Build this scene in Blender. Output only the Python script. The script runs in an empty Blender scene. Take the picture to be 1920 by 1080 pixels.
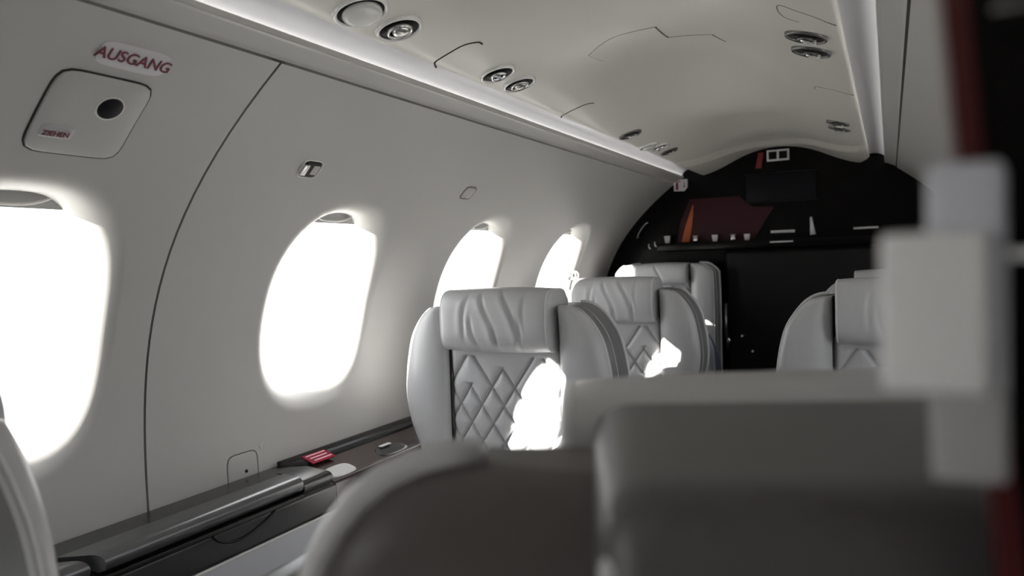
import bpy, bmesh, math, random
import numpy as np
from mathutils import Matrix, Vector
random.seed(7)
scn = bpy.context.scene
COL = scn.collection
PI = math.pi

# ------------------------------------------------------------------ camera
# cabin axes: X to the right, Y along the aisle (away from the camera), Z up
F = 1400.0
a_ = np.array([708.0, 70.0, -F]); a_ /= np.linalg.norm(a_)
h_ = np.array([1.0, 0.032, 0.0])
u_ = np.cross(h_, a_); u_ /= np.linalg.norm(u_)
if u_[1] < 0: u_ = -u_
r_ = np.cross(a_, u_); r_ = r_ if r_[0] > 0 else -r_
ROT = np.array([r_, a_, u_])
EYE = np.array([0.38, 0.0, 1.0])
cam = bpy.data.cameras.new('camera')
cam.sensor_width = 36.0
cam.lens = F / 1920 * 36
cam.clip_start = 0.01
cam.dof.use_dof = True
cam.dof.focus_distance = 1.35
cam.dof.aperture_fstop = 5.2
co = bpy.data.objects.new('camera', cam); COL.objects.link(co)
M4 = Matrix([[*ROT[0], EYE[0]], [*ROT[1], EYE[1]], [*ROT[2], EYE[2]], [0, 0, 0, 1]])
co.matrix_world = M4
scn.camera = co

# ------------------------------------------------------------------ light
COVE_LED = 8.0
SKY = 4.0
SUN = 30.0
w = bpy.data.worlds.new('sky'); scn.world = w; w.use_nodes = True
bg = w.node_tree.nodes['Background']
bg.inputs[0].default_value = (0.95, 0.97, 1.0, 1)
bg.inputs[1].default_value = SKY
sl = bpy.data.lights.new('sun', 'SUN'); sl.energy = SUN; sl.angle = math.radians(0.53)
sl.color = (1.0, 0.96, 0.9)
so = bpy.data.objects.new('sun', sl); COL.objects.link(so)
SUNDIR = Vector((1.0, 2.0, -0.75)).normalized()
so.rotation_euler = SUNDIR.to_track_quat('-Z', 'Y').to_euler()
so.location = (-6, -12, 5)
WC = [0.590, 1.248, 1.872, 2.512]                 # window centres along the cabin
WZ, WA, WB = 0.915, 0.131, 0.174                # centre height, half sizes of the pane
for sx in (-1, 1):
    for c in WC:
        pl = bpy.data.lights.new('window_daylight', 'AREA'); pl.shape = 'RECTANGLE'
        pl.size = 0.46; pl.size_y = 0.46; pl.cycles.is_portal = True
        po = bpy.data.objects.new('window_daylight', pl); COL.objects.link(po)
        po.location = (sx * 0.80, c, WZ)
        po.rotation_euler = Vector((-sx, 0, -0.35)).to_track_quat('-Z', 'Y').to_euler()
pl = bpy.data.lights.new('added_doorway_daylight', 'AREA'); pl.shape = 'RECTANGLE'  # portal for the unseen doorway added to light the foreground
pl.size = 1.15; pl.size_y = 0.48; pl.cycles.is_portal = True
po = bpy.data.objects.new('added_doorway_daylight', pl); COL.objects.link(po)
po.location = (-0.82, -0.90, 0.66)
po.rotation_euler = Vector((1, 0, 0)).to_track_quat('-Z', 'Y').to_euler()
vs = scn.view_settings
vs.view_transform = 'Standard'; vs.look = 'None'; vs.gamma = 1; vs.use_curve_mapping = False
vs.exposure = 0.2
scn.cycles.max_bounces = 10; scn.cycles.diffuse_bounces = 8; scn.cycles.glossy_bounces = 5
scn.cycles.transparent_max_bounces = 12
scn.cycles.sample_clamp_indirect = 12

# ------------------------------------------------------------------ materials
def mat(name, col, rough=0.5, metal=0.0, noise=0.0, nscale=40, bump=0.0, coat=0.0, spec=0.5, bscale=None):
    m = bpy.data.materials.new(name); m.use_nodes = True
    nt = m.node_tree; b = nt.nodes['Principled BSDF']
    b.inputs['Base Color'].default_value = (*col, 1)
    b.inputs['Roughness'].default_value = rough
    b.inputs['Metallic'].default_value = metal
    b.inputs['Specular IOR Level'].default_value = spec
    if coat:
        b.inputs['Coat Weight'].default_value = coat
        b.inputs['Coat Roughness'].default_value = 0.04
    if noise or bump:
        tc = nt.nodes.new('ShaderNodeTexCoord')
        n = nt.nodes.new('ShaderNodeTexNoise'); n.inputs['Scale'].default_value = nscale
        n.inputs['Detail'].default_value = 4
        nt.links.new(tc.outputs['Object'], n.inputs['Vector'])
    if noise:
        r = nt.nodes.new('ShaderNodeMapRange')
        r.inputs[3].default_value = 1 - noise; r.inputs[4].default_value = 1 + noise
        nt.links.new(n.outputs[0], r.inputs[0])
        mx = nt.nodes.new('ShaderNodeVectorMath'); mx.operation = 'SCALE'
        mx.inputs[0].default_value = col
        nt.links.new(r.outputs[0], mx.inputs['Scale'])
        nt.links.new(mx.outputs[0], b.inputs['Base Color'])
    if bump:
        v = nt.nodes.new('ShaderNodeTexVoronoi'); v.inputs['Scale'].default_value = bscale or 600
        nt.links.new(tc.outputs['Object'], v.inputs['Vector'])
        bp = nt.nodes.new('ShaderNodeBump'); bp.inputs['Strength'].default_value = bump
        bp.inputs['Distance'].default_value = 0.001
        nt.links.new(v.outputs[0], bp.inputs['Height'])
        nt.links.new(bp.outputs[0], b.inputs['Normal'])
    return m

def glass_mat():
    m = bpy.data.materials.new('window_glass'); m.use_nodes = True
    nt = m.node_tree; nt.nodes.clear()
    o = nt.nodes.new('ShaderNodeOutputMaterial'); mx = nt.nodes.new('ShaderNodeMixShader')
    t = nt.nodes.new('ShaderNodeBsdfTransparent'); g = nt.nodes.new('ShaderNodeBsdfGlossy')
    lw = nt.nodes.new('ShaderNodeLayerWeight'); lw.inputs[0].default_value = 0.5
    pw_ = nt.nodes.new('ShaderNodeMath'); pw_.operation = 'POWER'; pw_.inputs[1].default_value = 5
    f = nt.nodes.new('ShaderNodeMath'); f.operation = 'MULTIPLY_ADD'; f.inputs[1].default_value = 0.5; f.inputs[2].default_value = 0.02
    nt.links.new(lw.outputs['Facing'], pw_.inputs[0]); nt.links.new(pw_.outputs[0], f.inputs[0])
    t.inputs[0].default_value = (0.97, 0.98, 0.98, 1); g.inputs['Roughness'].default_value = 0.02
    nt.links.new(f.outputs[0], mx.inputs[0]); nt.links.new(t.outputs[0], mx.inputs[1])
    nt.links.new(g.outputs[0], mx.inputs[2]); nt.links.new(mx.outputs[0], o.inputs[0])
    return m

WALL = mat('wall_panel_plastic', (0.53, 0.52, 0.503), 0.42, noise=0.02, nscale=3)
CEIL = mat('headliner_satin', (0.79, 0.765, 0.71), 0.33, noise=0.02, nscale=3)
COVE = mat('cove_satin_grey', (0.72, 0.72, 0.735), 0.30)
LED = bpy.data.materials.new('cove_led'); LED.use_nodes = True
LED.node_tree.nodes['Principled BSDF'].inputs['Emission Color'].default_value = (1.0, 0.98, 0.95, 1)
LED.node_tree.nodes['Principled BSDF'].inputs['Emission Strength'].default_value = COVE_LED
SEAL = mat('dark_seal_rubber', (0.025, 0.023, 0.02), 0.8)
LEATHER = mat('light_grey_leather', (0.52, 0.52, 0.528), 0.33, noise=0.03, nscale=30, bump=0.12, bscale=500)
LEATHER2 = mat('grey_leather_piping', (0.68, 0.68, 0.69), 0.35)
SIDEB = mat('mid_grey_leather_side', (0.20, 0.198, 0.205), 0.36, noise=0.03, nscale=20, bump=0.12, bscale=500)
SHELL = mat('dark_brown_grey_shell', (0.095, 0.084, 0.082), 0.42, noise=0.03, nscale=20, bump=0.12, bscale=500)
DARKL = mat('dark_leather', (0.10, 0.095, 0.095), 0.35)
LEDGE = mat('dark_bronze_ledge', (0.027, 0.026, 0.027), 0.26, noise=0.05, nscale=12)
LEDGEB = mat('brown_gloss_ledge', (0.042, 0.027, 0.025), 0.22, noise=0.05, nscale=12)
SIDE = mat('lower_side_panel', (0.60, 0.605, 0.635), 0.5)
CHROME = mat('chrome', (0.85, 0.85, 0.86), 0.12, metal=1)
SATIN = mat('satin_metal', (0.75, 0.74, 0.72), 0.3, metal=1)
BEZELM = mat('bezel_reflection_white', (0.92, 0.91, 0.89), 0.2, coat=1.0)  # white base stands in for windows reflected in metal rings
BEZEL = mat('pale_bezel', (0.80, 0.79, 0.76), 0.25)
DMETAL = mat('gunmetal', (0.16, 0.155, 0.15), 0.35, metal=0.6)
BLACK = mat('black_plastic', (0.008, 0.0075, 0.0075), 0.4, spec=0.25)
GLOSS = mat('black_lacquer', (0.004, 0.0032, 0.0032), 0.25, spec=0.13)
CAB = mat('charcoal_cabinet', (0.009, 0.0088, 0.0092), 0.4, spec=0.22)
MATTE = mat('matte_black_screen', (0.003, 0.003, 0.006), 0.5, spec=0.2)
WHITE = mat('white_label', (0.78, 0.77, 0.79), 0.5)
LABEL = mat('pale_label', (0.66, 0.64, 0.66), 0.5)
REDTXT = mat('dark_red_print', (0.16, 0.012, 0.03), 0.5)
RED = mat('red_placard', (0.26, 0.004, 0.03), 0.6, spec=0.2)
MAROON = mat('maroon_reflection', (0.042, 0.009, 0.014), 0.35, spec=0.25)
ORANGE = mat('orange_reflection_streak', (0.55, 0.11, 0.035), 0.5)
DARKRED = mat('dark_red_edge', (0.07, 0.006, 0.008), 0.35)
SLATE = mat('slate_blue_cloth', (0.16, 0.17, 0.26), 0.8)
PALE = mat('pale_grey_trim', (0.95, 0.95, 0.95), 0.4)
CARPET = mat('dark_carpet', (0.06, 0.058, 0.06), 0.95, noise=0.3, nscale=200)
APRON = mat('pale_concrete_apron', (0.62, 0.61, 0.58), 0.9, noise=0.06, nscale=0.6)
GLASS = glass_mat()
SHADE = mat('window_shade_grey', (0.42, 0.42, 0.41), 0.4)

# ------------------------------------------------------------------ helpers
def add(name, verts, faces, m, parent=None, smooth=True, mats=None, fmat=None):
    me = bpy.data.meshes.new(name); me.from_pydata([tuple(map(float, v)) for v in verts], [], faces)
    me.validate(); me.materials.append(m)
    if mats:
        for x in mats: me.materials.append(x)
        for p, k in zip(me.polygons, fmat): p.material_index = k
    bm = bmesh.new(); bm.from_mesh(me)
    bmesh.ops.recalc_face_normals(bm, faces=bm.faces); bm.to_mesh(me); bm.free()
    if smooth:
        for p in me.polygons: p.use_smooth = True
    o = bpy.data.objects.new(name, me); COL.objects.link(o)
    if parent: o.parent = parent
    return o

def tag(o, label=None, cat=None, group=None, kind=None):
    if label: o['label'] = label
    if cat: o['category'] = cat
    if group: o['group'] = group
    if kind: o['kind'] = kind
    return o

def thing(name, label, cat, loc=(0, 0, 0), rz=0, group=None):
    o = bpy.data.objects.new(name, None); COL.objects.link(o)
    o.empty_display_size = 0.05
    o.location = loc; o.rotation_euler = (0, 0, rz)
    return tag(o, label, cat, group)

def struct(o, label=None):
    o['kind'] = 'structure'
    if label: o['label'] = label
    return o

def dup(root, loc, rz, label, group=None):
    r = root.copy(); COL.objects.link(r); r.location = loc; r.rotation_euler = (0, 0, rz)
    r['label'] = label
    if group: r['group'] = group
    for ch in list(root.children):
        c = ch.copy(); COL.objects.link(c); c.parent = r
        for g in list(ch.children):
            d = g.copy(); COL.objects.link(d); d.parent = c
    return r

def grid(nu, nv, fn, closeu=False, closev=False, base=0):
    V = [fn(i, j) for i in range(nu) for j in range(nv)]
    Fc = []
    for i in range(nu if closeu else nu - 1):
        for j in range(nv if closev else nv - 1):
            a, b = i, (i + 1) % nu; c, d = j, (j + 1) % nv
            Fc.append((base + a * nv + c, base + b * nv + c, base + b * nv + d, base + a * nv + d))
    return V, Fc

class MB:
    def __init__(s): s.v = []; s.f = []; s.k = []
    def put(s, V, Fc, k=0):
        b = len(s.v); s.v += list(V); s.f += [tuple(i + b for i in f) for f in Fc]; s.k += [k] * len(Fc)
    def box(s, lo, hi, k=0, bev=0.0, seg=2):
        bm = bmesh.new(); bmesh.ops.create_cube(bm, size=1)
        c = [(lo[i] + hi[i]) / 2 for i in range(3)]; d = [abs(hi[i] - lo[i]) for i in range(3)]
        for v in bm.verts: v.co = Vector([c[i] + v.co[i] * d[i] for i in range(3)])
        if bev: bmesh.ops.bevel(bm, geom=list(bm.edges), offset=min(bev, min(d) * 0.49), segments=seg, profile=0.6, affect='EDGES')
        bm.verts.index_update()
        s.put([tuple(v.co) for v in bm.verts], [tuple(v.index for v in f.verts) for f in bm.faces], k); bm.free()
    def tube(s, pts, r, k=0, n=8, cap=True, closed=False):
        P = [Vector(p) for p in pts]; m = len(P); rings = []
        prev = None
        for i, p in enumerate(P):
            if closed: t = P[(i + 1) % m] - P[i - 1]
            else: t = P[min(i + 1, m - 1)] - P[max(i - 1, 0)]
            t.normalize()
            if prev is None:
                n0 = t.orthogonal().normalized()
            else:
                n0 = (prev - t * prev.dot(t)).normalized()
            prev = n0; b0 = t.cross(n0)
            rr = r[i] if isinstance(r, (list, tuple)) else r
            rings.append([p + (n0 * math.cos(2 * PI * q / n) + b0 * math.sin(2 * PI * q / n)) * rr for q in range(n)])
        V = [tuple(v) for rg in rings for v in rg]; Fc = []
        for i in range(m if closed else m - 1):
            for q in range(n):
                a = i * n + q; b = i * n + (q + 1) % n; j = (i + 1) % m
                Fc.append((a, b, j * n + (q + 1) % n, j * n + q))
        if cap and not closed:
            Fc.append(tuple(range(n - 1, -1, -1))); Fc.append(tuple((m - 1) * n + q for q in range(n)))
        s.put(V, Fc, k)
    def lathe(s, prof, M=None, n=32, k=0):
        V = []; Fc = []
        for (r, z) in prof:
            for q in range(n):
                p = Vector((r * math.cos(2 * PI * q / n), r * math.sin(2 * PI * q / n), z))
                V.append(tuple(M @ p if M else p))
        for i in range(len(prof) - 1):
            for q in range(n):
                Fc.append((i * n + q, i * n + (q + 1) % n, (i + 1) * n + (q + 1) % n, (i + 1) * n + q))
        if prof[0][0] > 1e-6: Fc.append(tuple(range(n)))
        if prof[-1][0] > 1e-6: Fc.append(tuple((len(prof) - 1) * n + q for q in range(n)))
        s.put(V, Fc, k)
    def prism(s, poly, axis_pts, k=0):
        """poly: list of 3D points (front), axis_pts: offset vector for the back"""
        n = len(poly); o = Vector(axis_pts)
        V = [tuple(p) for p in poly] + [tuple(Vector(p) + o) for p in poly]
        Fc = [tuple(range(n)), tuple(range(2 * n - 1, n - 1, -1))] + [(i, (i + 1) % n, n + (i + 1) % n, n + i) for i in range(n)]
        s.put(V, Fc, k)
    def obj(s, name, m, parent=None, smooth=True, mats=None):
        return add(name, s.v, s.f, m, parent, smooth, mats, s.k if mats else None)

def autosmooth(o, ang=35):
    me = o.data
    for p in me.polygons: p.use_smooth = True
    bm = bmesh.new(); bm.from_mesh(me)
    for e in bm.edges:
        if len(e.link_faces) == 2 and e.calc_face_angle(0) > math.radians(ang): e.smooth = False
    bm.to_mesh(me); bm.free()
    return o

# ------------------------------------------------------------------ cabin section
_PZ = np.array([0.30, 0.45, 0.608, 0.744, 0.835, 0.907, 1.003, 1.099, 1.182, 1.25, 1.304])
_PX = np.array([0.712, 0.735, 0.746, 0.742, 0.733, 0.716, 0.680, 0.617, 0.548, 0.472, 0.403])
_PC = np.polyfit(_PZ - 0.8, _PX, 5)
def wx(z): return float(np.polyval(_PC, z - 0.8))
def wn(z):                                # outward normal (for the right side), as (nx, nz)
    d = (wx(z + 0.002) - wx(z - 0.002)) / 0.004
    l = math.hypot(1, d); return 1 / l, -d / l
def wpt(side, t, z, out=0.0):
    nx, nz = wn(z)
    return (side * (wx(z) + nx * out), t, z + nz * out)
def wframe(side, t, z):
    """matrix: local x along the cabin as read by a viewer inside, local y up the wall, local z into the cabin"""
    nx, nz = wn(z)
    n = Vector((-side * nx, 0, -nz))
    x = Vector((0, -side, 0)) if side > 0 else Vector((0, 1, 0))
    y = n.cross(x)
    p = Vector(wpt(side, t, z))
    return Matrix(((x.x, y.x, n.x, p.x), (x.y, y.y, n.y, p.y), (x.z, y.z, n.z, p.z), (0, 0, 0, 1)))

Y0, Y1 = -1.3, 3.06
ZB, ZT = 0.42, 1.301
DEPTH = 0.056; LIP = 0.046
def selp(ang, a, b, n=2.7):
    c, s = math.cos(ang), math.sin(ang)
    r = (abs(c / a) ** n + abs(s / b) ** n) ** (-1 / n)
    return r * c, r * s
NS = 30
def column(mb, side, t0, t1, tc):
    """one wall column holding a window; all of the wall from ZB to ZT"""
    B = []
    zs = [ZB + (ZT - ZB) * i / NS for i in range(NS + 1)]
    nt = 14
    for z in zs[:-1]: B.append((t1, z))
    for i in range(nt): B.append((t1 + (t0 - t1) * i / nt, ZT))
    for z in zs[::-1][:-1]: B.append((t0, z))
    for i in range(nt): B.append((t0 + (t1 - t0) * i / nt, ZB))
    n = len(B)
    rings = []
    NR = 16
    for k in range(NR + 1):
        f = 1 - (k / NR) ** 1.0
        f = f ** 1.5
        ring = []
        for (t, z) in B:
            # angle taken in a squashed frame so samples spread evenly round the opening
            ang = math.atan2((z - WZ) / 1.3, (t - tc))
            lx, lz = selp(ang, WA + LIP, WB + LIP)
            ring.append(wpt(side, tc + lx + (t - tc - lx) * f, WZ + lz + (z - WZ - lz) * f))
        rings.append(ring)
    NF = 12
    for k in range(1, NF + 1):
        u = k / NF
        ring = []
        for (t, z) in B:
            ang = math.atan2((z - WZ) / 1.3, (t - tc))
            e = (1 - u) ** 1.35
            lx, lz = selp(ang, WA + LIP * e, WB + LIP * e)
            ring.append(wpt(side, tc + lx, WZ + lz, DEPTH * u ** 1.7))
        rings.append(ring)
    ring = []
    for (t, z) in B:
        ang = math.atan2((z - WZ) / 1.3, (t - tc)); lx, lz = selp(ang, WA, WB)
        ring.append(wpt(side, tc + lx, WZ + lz, DEPTH + 0.012))
    rings.append(ring)
    V = [p for r in rings for p in r]; Fc = []
    for i in range(len(rings) - 1):
        for q in range(n):
            Fc.append((i * n + q, i * n + (q + 1) % n, (i + 1) * n + (q + 1) % n, (i + 1) * n + q))
    mb.put(V, Fc)

def plain(mb, side, t0, t1, z0=ZB, z1=ZT, nt=2):
    V, Fc = grid(nt + 1, NS + 1, lambda i, j: wpt(side, t0 + (t1 - t0) * i / nt, z0 + (z1 - z0) * j / NS))
    mb.put(V, Fc)

SEAM = 0.832
wallobj = {}
for side, nm in ((-1, 'wall_left'), (1, 'wall_right')):
    root = thing(nm, None, None); root['kind'] = 'structure'
    root['label'] = ('window wall of pale grey beige panels left of the seats' if side < 0 else
                     'pale window wall on the right, mostly hidden behind the black partition')
    wallobj[side] = root
    mb = MB()
    if side < 0:                                   # unseen open entrance added behind the viewer, sized for its light
        plain(mb, side, Y0, -1.12); plain(mb, side, -0.68, 0.38); plain(mb, side, -1.12, -0.68, 1.22, ZT)
    else: plain(mb, side, Y0, 0.38)
    column(mb, side, 0.38, SEAM - 0.0022, WC[0])
    mb.obj('wall_panel', WALL, root)
    mb = MB()
    column(mb, side, SEAM + 0.0022, 1.578, WC[1]); column(mb, side, 1.578, 2.224, WC[2]); column(mb, side, 2.224, 2.876, WC[3])
    plain(mb, side, 2.876, Y1)
    mb.obj('wall_panel', WALL, root)
    # dark seal behind the joints
    mb = MB()
    V, Fc = grid(2, NS + 1, lambda i, j: wpt(side, SEAM - 0.012 + 0.024 * i, ZB + (ZT - ZB) * j / NS, 0.004)); mb.put(V, Fc)
    V, Fc = grid(2, 5, lambda i, j: ((side * (0.425 - j * 0.009)), (Y0, Y1)[i], 1.297 + j * 0.005 + 0.004)); mb.put(V, Fc)
    mb.obj('joint_seal', SEAL, root)
    # lower wall down to the floor
    mb = MB()
    for ya, yb in (((Y0, -1.12), (-0.68, Y1)) if side < 0 else ((Y0, Y1),)):
        V, Fc = grid(2, 12, lambda i, j: (side * (wx(0.45 - 0.15 * min(j, 3) / 3) if j <= 3 else 0.712 - 0.012 * (j - 3)), (ya, yb)[i], 0.45 - 0.05 * j)); mb.put(V, Fc)
    mb.obj('lower_wall_panel', SIDE, root)
    # fascia below the light cove
    mb = MB()
    prof = [(0.4032, 1.3038), (0.4018, 1.3060), (0.398, 1.3095), (0.375, 1.3200), (0.3700, 1.3225), (0.3680, 1.3245), (0.3675, 1.3305), (0.3688, 1.3305), (0.3690, 1.3215), (0.40, 1.315), (0.43, 1.31), (0.43, 1.30)]
    V, Fc = grid(2, len(prof), lambda i, j: (side * prof[j][0], (Y0, Y1)[i], prof[j][1])); mb.put(V, Fc)
    f = autosmooth(mb.obj('trim_%d' % (1 if side < 0 else 2), WALL), 50)
    struct(f, 'pale fascia strip under the %s light cove' % ('left' if side < 0 else 'right'))
    mb = MB()
    prof = [(0.3690, 1.3220), (0.3735, 1.3225), (0.3740, 1.330), (0.3715, 1.339), (0.366, 1.348), (0.357, 1.3545), (0.345, 1.3585), (0.33, 1.3595), (0.305, 1.357), (0.305, 1.365), (0.385, 1.37), (0.39, 1.32)]
    V, Fc = grid(2, len(prof), lambda i, j: (side * prof[j][0], (Y0, Y1)[i], prof[j][1])); mb.put(V, Fc)
    f = autosmooth(mb.obj('trim_%d' % (3 if side < 0 else 4), COVE), 60)
    mb = MB(); mb.box((side * 0.3718 - 0.0012, Y0 + 0.02, 1.3232), (side * 0.3718 + 0.0012, Y1 - 0.01, 1.3250)); mb.obj('light_strip', LED, f, smooth=False)
    struct(f, 'satin grey light cove running along the %s ceiling edge' % ('left' if side < 0 else 'right'))

# frame of the added doorway, out of view behind the viewer
mb = MB()
mb.box((-0.775, -1.15, -0.05), (-0.655, -1.11, 1.24), bev=0.008); struct(mb.obj('trim_5', SIDE), 'jamb of the added doorway behind the viewer, front side')
mb = MB()
mb.box((-0.775, -0.69, -0.05), (-0.655, -0.65, 1.24), bev=0.008); struct(mb.obj('trim_6', SIDE), 'jamb of the added doorway behind the viewer, cabin side')
mb = MB()
mb.box((-0.62, -1.11, 1.20), (-0.48, -0.69, 1.25), bev=0.008); struct(mb.obj('trim_7', SIDE), 'header of the added doorway behind the viewer')
# windows
for i, (side, c) in enumerate([(s, c) for s in (-1, 1) for c in WC]):
    where = ['nearest the exit sign', 'second along the left wall', 'third along the left wall behind the front seat', 'last before the dark bulkhead'][i % 4]
    root = thing('window_%d' % (i + 1), None, None); root['kind'] = 'structure'
    root['label'] = ('oval cabin window, ' + where) if side < 0 else 'oval cabin window in the right wall, number %d from the front' % (i - 3)
    n = 64
    mb = MB()
    V = [wpt(side, c, WZ, DEPTH + 0.008)]
    for k in range(1, 5):
        for q in range(n):
            lx, lz = selp(2 * PI * q / n, WA * k / 4 + 0.002 * (k == 4), WB * k / 4 + 0.002 * (k == 4)); V.append(wpt(side, c + lx, WZ + lz, DEPTH + 0.008))
    Fc = [(0, 1 + q, 1 + (q + 1) % n) for q in range(n)]
    for k in range(3):
        for q in range(n):
            Fc.append((1 + k * n + q, 1 + (k + 1) * n + q, 1 + (k + 1) * n + (q + 1) % n, 1 + k * n + (q + 1) % n))
    mb.put(V, Fc); mb.obj('window_pane', GLASS, root)
    # drawn-up shade: sliver across the top of the opening, with a pull lip
    zc = WZ + WB - 0.021
    mb = MB(); top = []; bot = []
    for q in range(25):
        a = PI * 0.18 + (PI * 0.64) * q / 24
        lx, lz = selp(a, WA + 0.003, WB + 0.003)
        z = max(WZ + lz, zc)
        top.append((lx, z))
    def sh(i, j):
        lx, z = top[i]
        zz = z + (zc - z) * j / 3
        return wpt(side, c + lx, zz, DEPTH - 0.004)
    V, Fc = grid(25, 4, sh); mb.put(V, Fc)
    sd = mb.obj('window_shade', SHADE, root)
    mb = MB()
    mb.tube([wpt(side, c + 0.06 * math.sin(x) , zc + 0.006 + 0.011 * (abs(math.sin(x)) ** 3), DEPTH - 0.008) for x in np.linspace(-PI / 2, PI / 2, 15)], 0.0022, n=6)
    mb.obj('pull_lip', BEZEL, sd)

# ------------------------------------------------------------------ ceiling
_cx = np.array([0, 0.05, 0.10, 0.15, 0.20, 0.25, 0.285, 0.300, 0.310, 0.3165, 0.3190, 0.3185, 0.316])
_cz = np.array([1.432, 1.429, 1.418, 1.399, 1.374, 1.3535, 1.3445, 1.3422, 1.3425, 1.3455, 1.350, 1.356, 1.362])
def ceil_z(x, t):
    ax = abs(x)
    z = float(np.interp(ax, _cx[:11], _cz[:11]))
    return z
def smooth_profile():
    P = []
    for i in range(25):
        x = 0.300 * i / 24
        # light smoothing of the polyline
        z = np.mean([np.interp(min(abs(x + d), 0.31), _cx[:11], _cz[:11]) for d in np.linspace(-0.022, 0.022, 9)]) if x < 0.28 else float(np.interp(x, _cx[:11], _cz[:11]))
        P.append((x, z))
    for x, z in zip(_cx[8:], _cz[8:]): P.append((float(x), float(z)))
    return P
CP = smooth_profile()
CPX = np.array([p[0] for p in CP[:25]]); CPZ = np.array([p[1] for p in CP[:25]])
FULL = [(-x, z) for x, z in CP[::-1]] + CP[1:]
def undul(x, t):                       # the headliner is dished between the seat rows
    ax = abs(x)
    wgt = max(0.0, 1 - (ax / 0.20) ** 2) ** 1.3
    return 0.030 * wgt * math.cos(2 * PI * (t - 1.72) / 0.82) * min(1, max(0, (2.85 - t) / 0.3))
def lipt(x): return 3.035 - 1.15 * math.sqrt(x * x + 0.0009)
def endz(x, t):                        # last section drops to meet the bulkhead behind a small lip
    e = min(max((t - lipt(x)) / 0.022, 0), 1)
    return -0.016 * e * e * (3 - 2 * e) * min(1, max(0, (0.316 - abs(x)) / 0.03))
def cz(x, t): return float(np.interp(abs(x), CPX, CPZ)) + undul(x, t) + endz(x, t)
ts = [Y0] + list(np.arange(-1.2, 2.60, 0.05)) + list(np.arange(2.60, 3.07, 0.006)) + [Y1 + 0.01]
ts = sorted(set(round(float(t), 4) for t in ts))
mb = MB()
V, Fc = grid(len(ts), len(FULL), lambda i, j: (FULL[j][0], ts[i], FULL[j][1] + undul(FULL[j][0], ts[i]) + endz(FULL[j][0], ts[i])))
mb.put(V, Fc)
ceiling = struct(mb.obj('ceiling', CEIL), 'pale dished headliner over the aisle')
# closing slab above so no daylight leaks in
mb = MB()
prof = [(-0.44, 1.30), (-0.42, 1.40), (-0.3, 1.49), (0, 1.52), (0.3, 1.49), (0.42, 1.40), (0.44, 1.30)]
V, Fc = grid(2, 7, lambda i, j: (prof[j][0], (Y0 - 0.01, Y1 + 0.2)[i], prof[j][1])); mb.put(V, Fc)
mb.obj('roof_skin', CAB, ceiling)
def resample(P, n):
    P = np.array(P); d = np.r_[0, np.cumsum(np.hypot(*np.diff(P, axis=0).T))]
    # Catmull-Rom on arc length for a smooth outline
    s = np.linspace(0, d[-1], n); out = []
    for x in s:
        k = min(max(int(np.searchsorted(d, x)) - 1, 0), len(P) - 2)
        p0, p1, p2, p3 = P[max(k - 1, 0)], P[k], P[k + 1], P[min(k + 2, len(P) - 1)]
        u = (x - d[k]) / max(d[k + 1] - d[k], 1e-9)
        out.append(0.5 * ((2 * p1) + (-p0 + p2) * u + (2 * p0 - 5 * p1 + 4 * p2 - p3) * u * u + (-p0 + 3 * p1 - 3 * p2 + p3) * u ** 3))
    return np.array(out)

# joints of the headliner panels: thin dark strips following the surface
def cstrip(name, pts, r=0.0016, m=SEAL):
    mb = MB(); P = []
    for (x0, t0), (x1, t1) in zip(pts[:-1], pts[1:]):
        n = max(2, int(math.hypot(x1 - x0, t1 - t0) / 0.008))
        for k in range(n): P.append((x0 + (x1 - x0) * k / n, t0 + (t1 - t0) * k / n))
    P.append(pts[-1])
    if len(pts) > 2:
        P = [tuple(q) for q in resample(pts, 40)]
    mb.tube([(x, t, cz(x, t) + 0.0006) for x, t in P], r, n=6)
    return mb.obj(name, m, ceiling)
GROOVE = mat('joint_shadow_grey', (0.20, 0.19, 0.175), 0.7)
cstrip('ceiling_lip', [(x, lipt(x) - 0.002) for x in np.linspace(-0.305, 0.305, 41)], 0.0022, CEIL)
cstrip('panel_joint', [(-0.128, 1.44), (-0.131, 1.365)], 0.0016, BEZEL)
cstrip('panel_joint', [(-0.131, 1.365), (-0.09, 1.325), (-0.05, 1.30), (0.022, 1.29)], 0.0009, GROOVE)
cstrip('panel_joint', [(0.022, 1.29), (0.022, 1.375)], 0.0018, GROOVE)
cstrip('panel_joint', [(0.022, 1.375), (0.06, 1.38), (0.10, 1.385)], 0.0009, GROOVE)
cstrip('panel_joint', [(0.10, 1.385), (0.106, 1.48)], 0.0015, GROOVE)
cstrip('panel_joint', [(-0.3175, 1.112), (-0.30, 1.082), (-0.272, 1.072), (-0.24, 1.072), (-0.222, 1.09), (-0.221, 1.105)], 0.0019, SEAL)
cstrip('panel_joint', [(-0.315, 1.66), (-0.30, 1.635), (-0.27, 1.622), (-0.24, 1.625), (-0.226, 1.645)], 0.0017, SEAL)
cstrip('panel_joint', [(0.312, 1.245), (0.29, 1.195), (0.265, 1.165), (0.245, 1.145), (0.238, 1.165), (0.242, 1.205), (0.262, 1.225)], 0.0012, GROOVE)
cstrip('panel_joint', [(0.314, 1.815), (0.29, 1.765), (0.262, 1.742), (0.243, 1.742), (0.239, 1.775)], 0.0011, GROOVE)

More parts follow.
